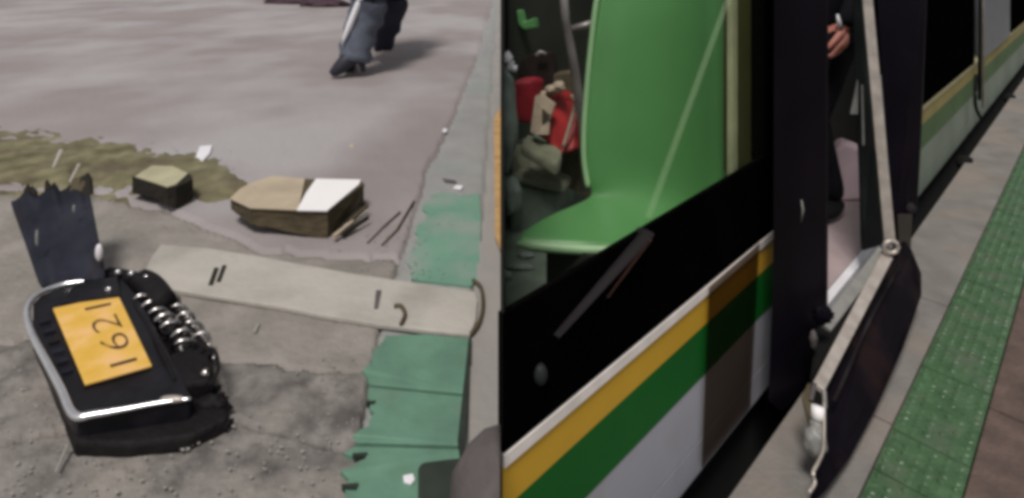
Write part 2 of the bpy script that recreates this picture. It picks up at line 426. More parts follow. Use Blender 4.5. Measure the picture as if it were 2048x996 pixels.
# --- single bits
def bit(px, z0, m_, label, name, cat, th=.006):
    o = mk(name, *prism([onz(x, y, ZL+z0+th) for x, y in px], th), m_, bevel=.0015); tag(o, label, cat); return o
bit([(392, 312), (400, 292), (424, 290), (420, 305), (405, 322)], .004, 'white', 'small white scrap lying just beyond the dirt smear', 'paper_scrap', 'scrap', .012)
bit([(808, 962), (806, 950), (826, 946), (830, 958), (822, 966)], .012, 'white', 'white chip on the green painted tile', 'plastic_chip', 'chip', .006)
bit([(906, 376), (912, 370), (926, 371), (922, 378)], .0, 'white', 'white crumb on the grey strip above the green patch', 'plastic_chip', 'chip')
bit([(884, 262), (888, 256), (895, 258), (892, 264)], .0, 'white', 'tiny white crumb by the far end of the long joint', 'plastic_chip', 'chip')
bit([(698, 292), (702, 286), (709, 289), (706, 296)], .0, 'tan', 'tiny pale crumb alone on the smooth asphalt', 'stone_chip', 'chip')
bit([(505, 662), (514, 645), (520, 646), (512, 664)], .002, 'kerb', 'pale sliver on the slab below the beige board', 'sliver', 'sliver')
bit([(885, 356), (910, 360), (914, 365), (890, 362)], -.002, 'bootgrey', 'thin dark twig on the grey strip beside the white crumb', 'twig', 'twig')
for k, (pts, lb) in enumerate([([(735, 486), (768, 452), (800, 424)], 'left one of two grey metal strips beside the broken box'), ([(764, 490), (795, 458), (828, 402)], 'dark metal strip nearest the green patch')]):
    o = mk('metal_strip', *tube([onz(x, y, ZL+.008) for x, y in pts], .005, 6, .6), ('bootgrey', 'boxside')[k], smooth=True)
    tag(o, lb, 'metal strip')
for k, (x0, y0, x1, y1, lb) in enumerate([(106, 335, 122, 300, 'wide pale splinter in the dirt above the torn black panel'), (139, 364, 158, 328, 'thin pale splinter touching the torn panel edge'), (60, 400, 68, 375, 'short pale splinter at the left corner of the torn panel')]):
    a, b = onz(x0, y0, ZL+.16), onz(x1, y1, ZL+.13)
    o = mk('splinter', *tube([a, b], [.004, .009 if k == 0 else .006], 5, .5), 'plank'); tag(o, lb, 'splinter')
o = mk('wood_sliver', *tube([onz(112, 945, ZL+.012), onz(136, 890, ZL+.02)], .003, 5), 'kerb'); tag(o, 'pale stick on the pavement below the black device', 'stick')

# --- torn black panel leaning behind the device
tp = thing('torn_panel', onz(140, 575, ZL), 'torn black plastic panel leaning behind the yellow-plated device', 'panel')
rows = [(0, (80, 580), (216, 566), 1.80), (.33, (60, 515), (200, 490), 1.88), (.66, (38, 455), (188, 425), 1.97), (1, (16, 396), (176, 362), 2.06)]
vs, fs = [], []; K = 16
for r_, a, b, t_ in rows:
    for i in range(K+1):
        q = i/K; x = a[0]+(b[0]-a[0])*q; y = a[1]+(b[1]-a[1])*q
        if r_ == 1: y += 7*math.sin(i*1.3)+4*math.sin(i*2.6)
        vs.append(at(x, y, t_ + .012*math.sin(q*math.pi*2.0+r_*2) + .008*noise.noise(Vector((i*.5, r_*4, 0)))))
for j in range(3):
    for i in range(K): fs.append([j*(K+1)+i, j*(K+1)+i+1, (j+1)*(K+1)+i+1, (j+1)*(K+1)+i])
mk('panel_sheet', vs, fs, 'fabric', tp, smooth=True, solid=.006, sub=1)
for k in range(11):
    q = random.uniform(.02, .98); x = 18+156*q; y = 398-34*q + random.uniform(-4, 8); w_ = random.uniform(6, 20); h_ = random.uniform(2, 20)
    a = at(x-w_*.5, y-h_*.5, 2.06); a2 = at(x+random.uniform(-4, 6), y-h_, 2.065); b = at(x-w_, y+34, 2.03); c_ = at(x+w_, y+28, 2.03); a3 = at(x+w_*.8, y-h_*.3+3, 2.05)
    mk('frayed_edge', *prism([a, b, c_, a3, a2], Vector((0, .012, 0))), ('fabric', 'boxdark', 'boxside')[k % 3], tp)
mk('reflector', *blob(at(198, 505, 1.82), .011, .008, .026, .1, sub=3), 'white', tp, smooth=True)
mk('highlight_clip', *blob(at(74, 476, 1.86), .005, .004, .026, .1, sub=3), 'greypaint', tp, smooth=True)
mk('clip', *blob(at(148, 418, 1.93), .004, .004, .014, .1, sub=2), 'greypaint', tp, smooth=True)

# --- black device with chrome rim, yellow plate and coil springs
dv = thing('broken_device', onz(240, 760, ZL), 'black broken device with chrome rim, coil springs and yellow number plate', 'device')
zt = ZL+.075
body = [(66, 606), (82, 590), (130, 572), (185, 562), (245, 556), (275, 590), (330, 690), (384, 795), (376, 800), (260, 818), (156, 832), (146, 822), (104, 745), (66, 662)]
mk('housing', *prism([onz(x, y, zt) for x, y in body], .055), 'black', dv, bevel=.006)
base_ = [(62, 640), (95, 745), (150, 885), (260, 888), (385, 872), (458, 835), (450, 800), (380, 790), (400, 700), (250, 560), (120, 600)]
mk('base', *prism([onz(x, y, ZL+.03) for x, y in base_], .035), 'blackmatte', dv, bevel=.008)
rim = smoothpath([onz(x, y, zt+.006) for x, y in [(190, 560), (130, 568), (82, 585), (60, 605), (54, 630), (64, 668), (92, 722), (122, 778), (148, 830), (190, 828), (250, 818), (320, 805), (382, 797)]], 5)
mk('rim', *tube(rim, [.004]+[.0085]*(len(rim)-18)+[.008-.0003*i for i in range(17)], 10, .9), 'chrome', dv, smooth=True)
mk('corner_tip', *blob(onz(345, 798, zt+.006), .03, .009, .007, .1, sub=2), 'strut', dv, smooth=True)
pq = [onz(x, y, zt+.010) for x, y in [(170, 768), (304, 730), (236, 588), (106, 616)]]
pl = mk('number_plate', *prism(pq, .006), 'plate', dv, bevel=.002)
# the number: reads from the near end of the plate towards the far end
bl, br, tr_, tl = pq[0], pq[1], pq[2], pq[3]
def onplate(a, b):    # a across (0 left edge .. 1 right edge), b along (0 near .. 1 far)
    return (bl.lerp(br, a)).lerp(tl.lerp(tr_, a), b)
fc = bpy.data.curves.new('number_text', 'FONT'); fc.body = '1621'; fc.size = 1; fc.align_x = 'LEFT'; fc.offset = -.018
fo = bpy.data.objects.new('number_text', fc); C.objects.link(fo)
bpy.context.view_layer.update()
dg = bpy.context.evaluated_depsgraph_get(); tm = bpy.data.meshes.new_from_object(fo.evaluated_get(dg))
tv = [v.co.copy() for v in tm.vertices]; tf = [list(p.vertices) for p in tm.polygons]
x0 = min(v.x for v in tv); x1 = max(v.x for v in tv); y0 = min(v.y for v in tv); y1 = max(v.y for v in tv)
bpy.data.objects.remove(fo)
out = []
for v in tv:
    u = (v.x-x0)/(x1-x0); w_ = (v.y-y0)/(y1-y0)
    p = onplate(.40+.42*w_ if False else .84-.42*w_, .09+.80*u); out.append(p+Vector((0, 0, .0015)))
mk('number', out, tf, 'ink', pl)
# ribs left of the plate
for k in range(6):
    x = 84+k*9; y = 640+k*20
    mk('rib', *prism([onz(x-6, y, zt+.006), onz(x+16, y-6, zt+.006), onz(x+18, y, zt+.006), onz(x-4, y+6, zt+.006)], .008), 'fabric', dv)
mk('rim_tab', *prism([onz(x, y, zt+.016) for x, y in [(150, 566), (235, 552), (240, 590), (120, 606)]], .012), 'black', dv, bevel=.003)
for k in range(7):
    x, y = 405+random.uniform(-10, 50), 770+k*14+random.uniform(-8, 8)
    a = onz(x, y, ZL+.02); mk('shard', *prism([a, a+Vector((.03, .006, .004)), a+Vector((.022, -.012, 0)), a+Vector((.004, -.01, .003))], .012), 'blackmatte', dv)
for k, pts in enumerate([[(236, 560), (222, 590), (244, 628), (276, 676)], [(300, 580), (268, 600), (300, 660), (322, 700), (350, 760)], [(388, 690), (428, 700), (436, 740), (420, 770)]]):
    mk('cable', *tube(smoothpath([onz(x, y, zt+.004+.004*math.sin(x)) for x, y in pts], 5), .0042, 6), 'blackmatte', dv, smooth=True)
for k in range(16):
    q = random.random(); x = 268+q*140+random.uniform(-16, 22); y = 585+q*130+random.uniform(-18, 12)
    p = onz(x, y, ZL+random.uniform(.045, .078)); r_ = random.uniform(.008, .018); a0 = random.uniform(0, 6); tilt = random.uniform(-.7, .7)
    pts = [p+Vector((math.cos(a0+i*.5)*r_*1.3, math.sin(a0+i*.5)*r_, math.sin(a0+i*.5+tilt)*r_*.6)) for i in range(6)]
    mk('loose_wire', *tube(pts, .0028 if k % 2 else .004, 6), 'steel' if k % 3 == 0 else 'blackmatte', dv, smooth=True)
# arm above the springs
mk('arm', *tube(smoothpath([onz(x, y, ZL+.07) for x, y in [(215, 548), (262, 556), (300, 572), (330, 610)]], 4), [.020]*6+[.034]*7, 10), 'blackmatte', dv, smooth=True)
for (x, y) in [(236, 545), (262, 548), (292, 556), (217, 580)]:
    mk('screw', *blob(onz(x, y, ZL+.095), .010, .006, .009, .3, sub=2), 'chrome', dv, smooth=True)
def coil(a, b, r, turns, wire, nm):
    a, b = Vector(a), Vector(b); d = (b-a).normalized(); e = d.cross(Vector((0, 0, 1))).normalized(); f_ = e.cross(d)
    pts = [a.lerp(b, i/(turns*14)+.012*noise.noise(Vector((i*.11, r*99, 0)))) + (e*math.cos(2*math.pi*i/14+noise.noise(Vector((i*.05, 3, r*70))))+f_*math.sin(2*math.pi*i/14))*r*(1+.45*noise.noise(Vector((i*.09, 0, r*50)))) for i in range(turns*14+1)]
    return mk(nm, *tube(pts, wire, 6), 'steel', dv, smooth=True)
coil(onz(284, 600, ZL+.062), onz(388, 708, ZL+.056), .024, 7, .0048, 'spring')
coil(onz(326, 584, ZL+.050), onz(412, 694, ZL+.045), .020, 6, .0045, 'spring')
mk('spring_core', *tube([onz(262, 570, ZL+.045), onz(300, 610, ZL+.046), onz(402, 730, ZL+.038)], .013, 10), 'blackmatte', dv, smooth=True)
mk('spring_core', *tube([onz(300, 570, ZL+.036), onz(425, 715, ZL+.030)], .010, 10), 'blackmatte', dv, smooth=True)
mk('end_block', *prism([onz(x, y, ZL+.066) for x, y in [(340, 706), (392, 690), (412, 700), (428, 735), (420, 762), (350, 772)]], .06), 'blackmatte', dv, bevel=.008)
mk('spring_bed', *prism([onz(x, y, ZL+.03) for x, y in [(250, 560), (300, 560), (345, 590), (425, 700), (420, 760), (340, 760)]], .028), 'blackmatte', dv, bevel=.006)
mk('end_block', *blob(onz(425, 812, ZL+.025), .040, .020, .022, .45, 2.4, 5), 'blackmatte', dv, smooth=True)
mk('bolt', *tube([onz(411, 746, ZL+.066), onz(411, 746, ZL+.074)], .010, 10), 'steel', dv, smooth=True)

# --- dark shoe with grey cuff at the bottom edge by the kerb
sh = thing('boot', onz(900, 985, ZL), 'dark blunt boot with grey cuff by the kerb at the bottom edge', 'boot')
mk('toe', *prism([onz(x, y, ZL+.10) for x, y in [(836, 930), (846, 922), (900, 915), (935, 912), (940, 1060), (838, 1060)]], .095), 'boot', sh, bevel=.012)
vs, fs = blob(Vector((0, 0, 0)), .11, .11, .13, .12, 2, 9)
c = at(1010, 1022, 1.10); lim = lambda p: min(p.x, (SEAM-1-1024)/F*p.y)
vs = [v+c for v in vs]; vs = [Vector((lim(v), v.y, max(v.z, ZL+.0))) for v in vs]
mk('cuff', vs, fs, 'bootgrey', sh, smooth=True)

# ------------------------------------------------------------------ people
def hand(root, dirn, side, palm_n, parent, scale=1.0, curl=.5):
    """palm plus five separate skinned fingers; dirn: fingers' direction, side: towards the thumb"""
    d, s_, n_ = dirn.normalized(), side.normalized(), palm_n.normalized(); k = scale
    V = [root, root+d*.05*k, root+d*.085*k]; E = [(0, 1), (1, 2)]; R = [.026*k, (.034*k), .030*k]
    R = [(.024*k, .018*k), (.036*k, .016*k), (.034*k, .014*k)]
    R = [max(a) if False else (a[0], a[1]) for a in R]
    for f_, (off, ln) in enumerate([(.028, .070), (.010, .080), (-.009, .074), (-.026, .058)]):
        b = len(V); p0 = root+d*.080*k+s_*off*k; p1 = p0+(d*(1-.3*curl)+n_*.5*curl)*ln*.42*k
        p2 = p1+(d*(.8-.7*curl)+n_*.9*curl)*ln*.34*k; p3 = p2+(d*(.6-.9*curl)+n_*1.0*curl)*ln*.26*k
        V += [p0, p1, p2, p3]; E += [(2, b), (b, b+1), (b+1, b+2), (b+2, b+3)]
        R += [(.0105*k,)*2, (.0098*k,)*2, (.009*k,)*2, (.0075*k,)*2]
    b = len(V)
    V += [root+d*.03*k+s_*.030*k, root+d*.062*k+s_*.052*k+n_*.012*k, root+d*.088*k+s_*.050*k+n_*.026*k]
    E += [(0, b), (b, b+1), (b+1, b+2)]; R += [(.015*k,)*2, (.0115*k,)*2, (.009*k,)*2]
    return V, E, R
def person(label, base, fwd, foot1, foot2, hand1, hand2, mats, z0, scale=1, flare=False, rleg=(.10, .07, .055), cat='person', group=None):
    """base: hip position on the ground; feet and hands: world points"""
    t = thing('person', (base[0], base[1], z0), label, cat, group)
    f_ = Vector(fwd).normalized(); s_ = Vector((f_.y, -f_.x, 0)); up = Vector((0, 0, 1))
    B = Vector((base[0], base[1], z0))
    pel = B+up*.92*scale; wa = pel+up*.16; chs = pel+up*.36; nk = pel+up*.55; hd = pel+up*.63; tpp = pel+up*.80
    def leg(ft, sg):
        hip = pel+s_*sg*.10-up*.03; ank = Vector(ft)+up*.08; kn = (hip+ank)/2+f_*.05
        return hip, kn, ank
    def arm(hp, sg):
        sh_ = pel+up*.48+s_*sg*.19; w_ = Vector(hp); el_ = (sh_+w_)/2-f_*.05+s_*sg*.03
        return sh_, el_, w_
    L1, L2, A1, A2 = leg(foot1, 1), leg(foot2, -1), arm(hand1, 1), arm(hand2, -1)
    V = [pel, wa, chs, nk, hd, tpp, *L1, *L2, *A1, *A2]
    E = [(0, 1), (1, 2), (2, 3), (3, 4), (4, 5), (0, 6), (6, 7), (7, 8), (0, 9), (9, 10), (10, 11), (2, 12), (12, 13), (13, 14), (2, 15), (15, 16), (16, 17)]
    R = [.13, .12, .14, .05, .085, .08, .08, .055, .04, .08, .055, .04, .055, .042, .028, .055, .042, .028]
    skin('body', V, E, R, 'skin', t)
    a, b_, c_ = rleg
    if not flare: skin('trousers', [pel, L1[0], L1[1], L1[2]-up*.02, L2[0], L2[1], L2[2]-up*.02], [(0, 1), (1, 2), (2, 3), (0, 4), (4, 5), (5, 6)], [.15, a, b_, c_, a, b_, c_], mats[0], t)
    skin('jacket', [wa-up*.12, wa, chs, pel+up*.5, A1[0], A1[1], A1[2], A2[0], A2[1], A2[2]], [(0, 1), (1, 2), (2, 3), (2, 4), (4, 5), (5, 6), (2, 7), (7, 8), (8, 9)],
         [.15, .145, .165, .08, .075, .06, .045, .075, .06, .045], mats[1], t)
    hr = mk('hair', *blob(tpp-f_*.015-up*.01, .092, .092, .10, .08, 5, 2), 'hair', t, smooth=True)
    # face
    fc_ = hd+f_*.085+up*.06
    mk('nose', *blob(fc_+f_*.012, .012, .012, .022, 0, sub=2), 'skin', t, smooth=True)
    for sg in (1, -1):
        mk('eye', *blob(fc_+s_*sg*.03+up*.03, .011, .011, .007, 0, sub=2), 'ink', t, smooth=True)
        mk('ear', *blob(hd+s_*sg*.087+up*.06, .010, .016, .03, 0, sub=2), 'skin', t, smooth=True)
    mk('mouth', *blob(fc_-up*.045, .022, .010, .006, 0, sub=2), 'red', t, smooth=True)
    for ft in (foot1, foot2):
        ft = Vector(ft); ax = (s_, f_)
        so_ = mk('shoe', *blob(ft+f_*.06+up*.045, .048, .14, .045, .05, 2, 1, ax=ax), mats[2], t, smooth=True)
    for (hp, ar, sg) in ((hand1, A1, 1), (hand2, A2, -1)):
        d = (ar[2]-ar[1]).normalized()
        Vh, Eh, Rh = hand(Vector(hp), (d+Vector((0, 0, -.8))).normalized(), f_, -s_*sg, t, 1.32)
        skin('hand', Vh, Eh, Rh, 'skin', t, sub=1)
    return t
# person walking off at the top of the debris picture
fa = onz(704, 138, ZL); fb = onz(760, 98, ZL)
hipb = (fa+fb)/2 + Vector((.16, .25, 0))
fw = (onz(680, 152, ZL)-onz(728, 112, ZL)); fw.z = 0
pA = person('person in loose grey-blue trousers with a white stripe, walking away at the top', (hipb.x, hipb.y), fw, (fa.x, fa.y, ZL), (fb.x, fb.y, ZL),
       (hipb.x-.3, hipb.y-.1, ZL+.78), (hipb.x+.32, hipb.y, ZL+.78), ('trouser', 'maroon', 'shoe'), ZL, flare=True)
def leg_tube(pts, rs, m_, nm):
    vs, fs = tube(smoothpath(pts, 4), [rs[0]+(rs[1]-rs[0])*i/(4*(len(pts)-1)) for i in range(4*(len(pts)-1)+1)], 14)
    for i in range(len(vs)):
        vs[i] = vs[i] + Vector((1, .3, 0))*(.030*noise.noise(vs[i]*Vector((9, 9, 5)).x if False else vs[i]*10)+.015*math.sin(vs[i].z*45+vs[i].x*9))
    return mk(nm, vs, fs[:-2], m_, pA, smooth=True, solid=.008)
hp = Vector((hipb.x, hipb.y, ZL+.95))
leg_tube([at(708, 122, 4.93), at(722, 62, 4.98), at(734, 20, 5.0), at(748, -30, 5.05), hp+Vector((-.1, 0, -.03))], (.125, .165), 'trouser', 'trouser_leg')
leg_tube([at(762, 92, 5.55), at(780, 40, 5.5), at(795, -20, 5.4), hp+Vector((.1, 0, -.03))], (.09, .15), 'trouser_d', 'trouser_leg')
mk('trouser_seat', *blob(hp, .22, .18, .16, .05, sub=3), 'trouser', pA, smooth=True)
mk('shoe_sole', *tube(smoothpath([at(728, 108, 4.93), at(712, 112, 4.90), at(694, 122, 4.87), at(676, 138, 4.84), at(662, 149, 4.82)], 4), [.05+.03*math.sin(i/16*2.4)-.045*(i/16)**2 for i in range(17)], 12), 'shoe', pA, smooth=True)
mk('shoe_heel', *tube([at(722, 118, 4.9), at(727, 143, 4.9)], [.035, .02], 8), 'shoe', pA, smooth=True)
st = []
for q in range(12):
    y = 88-q*12; x = 684+q*4.9
    st.append(at(x, y, 4.83+.003*q))
mk('stripe', *tube(st, [.010, .016, .022]+[.028]*9, 6), 'white', pA, smooth=True)
# maroon bag at the top edge
bgx = thing('bag', onz(615, 30, ZL), 'dark maroon bag at the top edge left of the walking person', 'bag')
mk('bag_body', *blob(onz(600, 6, ZL)+Vector((0, 0, .03)), .62, .28, .13, .4, 2, 4), 'maroon', bgx, smooth=True)
mk('bag_flap', *blob(onz(655, 12, ZL)+Vector((0, -.05, .03)), .42, .2, .10, .4, 2.5, 8), 'maroon', bgx, smooth=True)

# ------------------------------------------------------------------ RIGHT: platform
S0, S1 = -3.0, 16.0
pf = thing('platform', soz(2, .5, 0), kind='structure')
OE, OG0, OG1 = .744, .496, .300
s = S0; k = 0
while s < S1:
    L = .86
    mk('platform_slab', *boxso(s, s+L-.008, OG0+.003, OE, -.12, random.uniform(-.001, .001)), 'platform', pf, bevel=.004)
    mk('brown_slab', *boxso(s+.3, s+.3+L-.006, -1.4, OG1-.003, -.12, random.uniform(-.001, .001)), 'brown_road', pf, bevel=.003)
    s += L; k += 1
mk('platform_bed', *boxso(S0, S1, -1.45, OE-.02, -.9, -.06), 'joint', pf)
0 and mk('orange_border', *boxso(S0, 2.7, OG0+.001, OG0+.030, -.01, .0035), 'orange_edge', pf)
# tactile tiles with raised blisters
ts = thing('tactile_strip', soz(2, .4, 0), kind='structure')
TW = OG0-OG1
def tile_mesh(seed):
    rnd = random.Random(seed); vs, fs = prism([(0, 0, 0), (TW-.004, 0, 0), (TW-.004, TW-.004, 0), (0, TW-.004, 0)], .03)
    parts = [(vs, fs)]
    nb = 6; st_ = (TW-.004)/nb
    for a in range(nb):
        for b in range(nb):
            if rnd.random() < .12: continue
            cx, cy = (a+.5)*st_, (b+.5)*st_; r = .0112*rnd.uniform(.8, 1.15); v, f = [], []
            hh = .0075*rnd.uniform(.1, 1)
            for (rr, zz) in ((r, -.0005), (r*.75, hh*.7), (r*.35, hh)):
                for q in range(8): v.append(Vector((cx+rr*math.cos(q*.785), cy+rr*math.sin(q*.785), zz)))
            for g in range(2):
                for q in range(8): f.append([g*8+q, g*8+(q+1) % 8, g*8+8+(q+1) % 8, g*8+8+q])
            f.append([16+q for q in range(8)]); parts.append((v, f))
    vs, fs = merge(parts); me = bpy.data.meshes.new('tactile_tile'); me.from_pydata([Vector(v) for v in vs], [], fs)
    me.materials.append(M['tactile']); return me
tms = [tile_mesh(i) for i in range(4)]
ang = math.atan2(U.y, U.x); i = 0; s = -1.2
while s < 11:
    o = bpy.data.objects.new('tactile_tile', tms[random.randrange(4)]); C.objects.link(o); o.parent = ts
    o.location = soz(s, OG1, .003+random.uniform(-.001, .001)) - wloc(ts); o.rotation_euler = (random.uniform(-.006, .006), random.uniform(-.006, .006), ang)
    s += TW
mk('tile_bed', *boxso(S0, S1, OG1, OG0, -.1, -.01), 'tactile', ts)

# ------------------------------------------------------------------ the bus
OB = .85
D0, D1 = s_at(1556, OB), s_at(1800, OB)      # doorway
SN = U.dot(onw(1003, 0, OB)); SF = 15.0
bus = thing('bus', soz(2.5, 1.5, 0), 'parked bus with yellow and green side stripes and an open damaged doorway', 'bus')
def side(name, z0, z1, m_, s0, s1, proud=0, th=.03, **kw):
    return mk(name, *boxso(s0, s1, OB-proud, OB+th, z0, z1), m_, bus, **kw)
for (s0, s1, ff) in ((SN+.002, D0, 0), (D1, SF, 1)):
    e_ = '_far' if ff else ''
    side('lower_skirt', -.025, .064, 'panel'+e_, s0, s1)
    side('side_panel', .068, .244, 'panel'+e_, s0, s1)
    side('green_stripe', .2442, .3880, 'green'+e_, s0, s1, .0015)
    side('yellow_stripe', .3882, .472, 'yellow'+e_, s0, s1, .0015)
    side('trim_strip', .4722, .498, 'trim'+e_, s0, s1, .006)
side('window_sill_panel', .502, .772, 'gloss_black', SN+.002, D0+.02, .004, th=.012)
side('far_window', .502, 2.6, 'gloss_black', D1, s_at(1948, OB), .004)
side('far_window', .502, 2.6, 'gloss_black', s_at(2022, OB), SF, .004)
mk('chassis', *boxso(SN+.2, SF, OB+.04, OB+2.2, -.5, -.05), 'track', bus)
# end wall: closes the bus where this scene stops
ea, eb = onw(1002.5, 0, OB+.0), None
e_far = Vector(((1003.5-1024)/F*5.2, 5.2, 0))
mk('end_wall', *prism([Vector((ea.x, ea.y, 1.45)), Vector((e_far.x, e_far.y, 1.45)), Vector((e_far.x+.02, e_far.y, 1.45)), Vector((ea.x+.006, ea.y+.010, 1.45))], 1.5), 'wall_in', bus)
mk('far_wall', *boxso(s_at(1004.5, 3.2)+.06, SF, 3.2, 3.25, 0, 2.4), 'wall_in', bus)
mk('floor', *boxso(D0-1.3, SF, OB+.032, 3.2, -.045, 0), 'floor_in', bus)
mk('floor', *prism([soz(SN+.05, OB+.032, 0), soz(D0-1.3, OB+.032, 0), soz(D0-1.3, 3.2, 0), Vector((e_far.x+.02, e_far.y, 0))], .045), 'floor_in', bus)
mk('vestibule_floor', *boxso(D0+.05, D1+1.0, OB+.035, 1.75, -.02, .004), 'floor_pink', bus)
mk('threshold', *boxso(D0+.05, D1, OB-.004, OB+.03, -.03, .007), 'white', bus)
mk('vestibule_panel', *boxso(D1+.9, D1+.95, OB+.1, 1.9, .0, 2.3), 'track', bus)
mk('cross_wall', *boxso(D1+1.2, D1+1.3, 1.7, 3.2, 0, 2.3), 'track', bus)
# window pane of the near window
p0 = s_at(1003, OB)+.03
mk('window_pane', *boxso(p0, s_at(1538, OB), OB+.002, OB+.006, .772, 2.2), 'glass', bus)
# recess shade over the stripes, put in as a dark see-through strip
mk('shade_strip', *prism([onw(1418, 575, OB-.012), onw(1518, 486, OB-.012), onw(1500, 812, OB-.012), onw(1403, 935, OB-.012)], N*-.002), 'shade_tint', bus)
# pole reflection modelled as see-through streaks on pane and over the sill
mk('pane_reflection', *tube([onw(1462, -20, OB+.035), onw(1296, 436, OB+.035)], .011, 8, .5), 'streak', bus)
mk('sill_reflection', *tube([onw(1292, 462, OB-.010), onw(1200, 570, OB-.010), onw(1112, 672, OB-.010)], [.026, .017, .010], 10, .25), 'soft_reflection', bus, smooth=True)  # reflection carried on over the dark sill panel as a flat tube
mk('thin_reflection', *tube([onw(1300, 478, OB-.010), onw(1215, 595, OB-.010)], [.007, .003], 8, .5), 'thin_glint', bus, smooth=True)
mk('reflection_dot', *blob(onw(1080, 748, OB-.006), .016, .016, .022, .05, sub=2), 'door_green', bus, smooth=True)  # lowest dot of the same reflection, modelled as a blob
# pillars and the olive partition right of the seat
def upright(px0, px1, off, z0, z1, m_, nm, th=.05, par=None):
    return mk(nm, *boxso(s_at(px0, off), s_at(px1, off), off, off+th, z0, z1), m_, par or bus)
upright(1466, 1475, OB+.04, .72, 2.3, 'pale_edge', 'pillar_edge', .02)
upright(1475.5, 1534, OB+.05, .72, 2.3, 'olive', 'window_pillar')
upright(1534, 1556, OB-.006, .76, 2.3, 'gloss_black', 'door_pillar', .06)
mk('door_pillar_lower', *boxso(D0, D0+.03, OB, OB+.6, -.02, 1.0), 'gloss_black', bus)

# near seat: one curved shell
RW = [((1228, -100, 2.62), (1436, -110, 2.24)), ((1203, 10, 2.58), (1464, 0, 2.17)), ((1184, 190, 2.54), (1473, 200, 2.12)), ((1179, 300, 2.51), (1476, 350, 2.09)),
      ((1188, 370, 2.48), (1476, 470, 2.05))]
L_ = [(at(*a), at(*b)) for a, b in RW]
for (a, b) in [((1188, 398), (1462, 520)), ((1122, 420), (1410, 545)), ((1062, 450), (1360, 520)), ((1034, 474), (1300, 486))]:
    L_.append((onz(*a, .44), onz(*b, .44)))
L_[5] = (L_[5][0]+Vector((0, 0, .005)), L_[5][1]+Vector((0, 0, .005)))
L_.append((L_[8][0]+Vector((0, -.004, -.038)), L_[8][1]+Vector((0, -.004, -.042))))
seat = thing('seat', soz(2.2, 1.1, 0)); seat.parent = bus; seat.location = soz(2.2, 1.1, 0)-Vector(bus.location)
vs, fs = [], []; K = 14
for j, (a, b) in enumerate(L_):
    for i in range(K+1):
        q = i/K; p = a.lerp(b, q)
        if j <= 4: p += U*(.085*math.sin(math.pi*min(1, q*1.15))**.9) - U*(.03*max(0, 1-q*6)**2) 
        else: p += Vector((0, 0, -.010*math.sin(math.pi*q)))
        vs.append(p)
for j in range(len(L_)-1):
    for i in range(K): fs.append([j*(K+1)+i, j*(K+1)+i+1, (j+1)*(K+1)+i+1, (j+1)*(K+1)+i])
mk('seat_shell', vs, fs, 'seat', seat, smooth=True, solid=.014, sub=2)
lip = [L_[8][0].lerp(L_[8][1], q/8)+Vector((0, -.008, -.020-.010*math.sin(math.pi*q/8))) for q in range(9)]
mk('seat_lip', *tube(lip, [.010]+[.019]*8, 10), 'seat_lip', seat, smooth=True)
edge = smoothpath([a-U*.036+N*.002 for a, b in L_[:5]], 5)
mk('seat_rim', *tube(edge, .013, 8), 'seat_lip', seat, smooth=True)
mk('seat_leg', *boxso(s_at(1250, 1.15), s_at(1250, 1.15)+.04, 1.1, 1.5, 0, .41), 'wall_in', seat)

# a second seat further inside, grey-green, carrying the red bags
s2 = thing('seat', (0, 0, 0)); s2.parent = bus; s2.location = at(1090, 340, 3.3)-Vector(bus.location); s2['label'] = 'grey-green seat deeper inside under the red bags'
zc = at(1090, 340, 3.2).z
mk('seat_pan', *prism([at(1022, 345, 3.1), at(1130, 372, 3.1), at(1158, 330, 3.5), at(1128, 310, 3.7), at(1018, 270, 3.7)], .05), 'greycloth', s2, bevel=.02)
mk('seat_base', *prism([at(1020, 368, 3.12), at(1120, 388, 3.15), at(1150, 350, 3.5), at(1018, 300, 3.46)], .28), 'floor_in', s2, bevel=.02)
mk('seat_foot', *blob(at(1020, 390, 3.05), .06, .06, .09, .3, 2, 3), 'palecloth', s2, smooth=True)
# dark seat backs behind
s3 = thing('seat', (0, 0, 0)); s3.parent = bus; s3.location = at(1080, 200, 4.2)-Vector(bus.location); s3['label'] = 'dark brown seat back deep inside the bus'
mk('backrest', *prism([at(1034, 150, 4.0), at(1042, 118, 4.0), at(1062, 108, 4.0), at(1100, 105, 4.0), at(1112, 180, 4.0), at(1040, 190, 4.0)], U*.06), 'cloth_brown', s3, bevel=.01)
mk('grip', *tube(smoothpath([at(1072, 112, 3.95), at(1080, 104, 3.95), at(1092, 108, 3.95)], 3), .012, 8), 'pole', s3, smooth=True)
s4 = thing('seat', (0, 0, 0)); s4.parent = bus; s4.location = at(1050, 60, 4.6)-Vector(bus.location); s4['label'] = 'bright green rim of a far seat'
mk('seat_shell', *prism([at(1032, 20, 4.5), at(1040, 20, 4.5), at(1046, 44, 4.5), at(1068, 35, 4.5), at(1070, 56, 4.5), at(1048, 60, 4.5), at(1036, 50, 4.5)], U*.05), 'seat', s4, bevel=.01)
mk('pole', *tube([at(1124, -60, 3.0), at(1131, 40, 3.0), at(1148, 130, 3.0), at(1166, 250, 3.05), at(1172, 380, 3.1)], [.022, .022, .024, .026, .026], 10), 'pole', bus, smooth=True)
mk('seat_side', *prism([at(1104, 146, 3.4), at(1150, 138, 3.4), at(1178, 330, 3.3), at(1176, 400, 3.2), at(1120, 370, 3.3), at(1108, 250, 3.4)], U*.05), 'boxside', bus, bevel=.02)
mk('cross_rail', *tube([at(1140, 60, 3.2), at(1200, 42, 3.2)], .02, 8), 'pole', bus, smooth=True)
mk('floor_bolt', *blob(at(1181, 362, 2.75), .012, .012, .028, .2, sub=2), 'cream', bus, smooth=True)
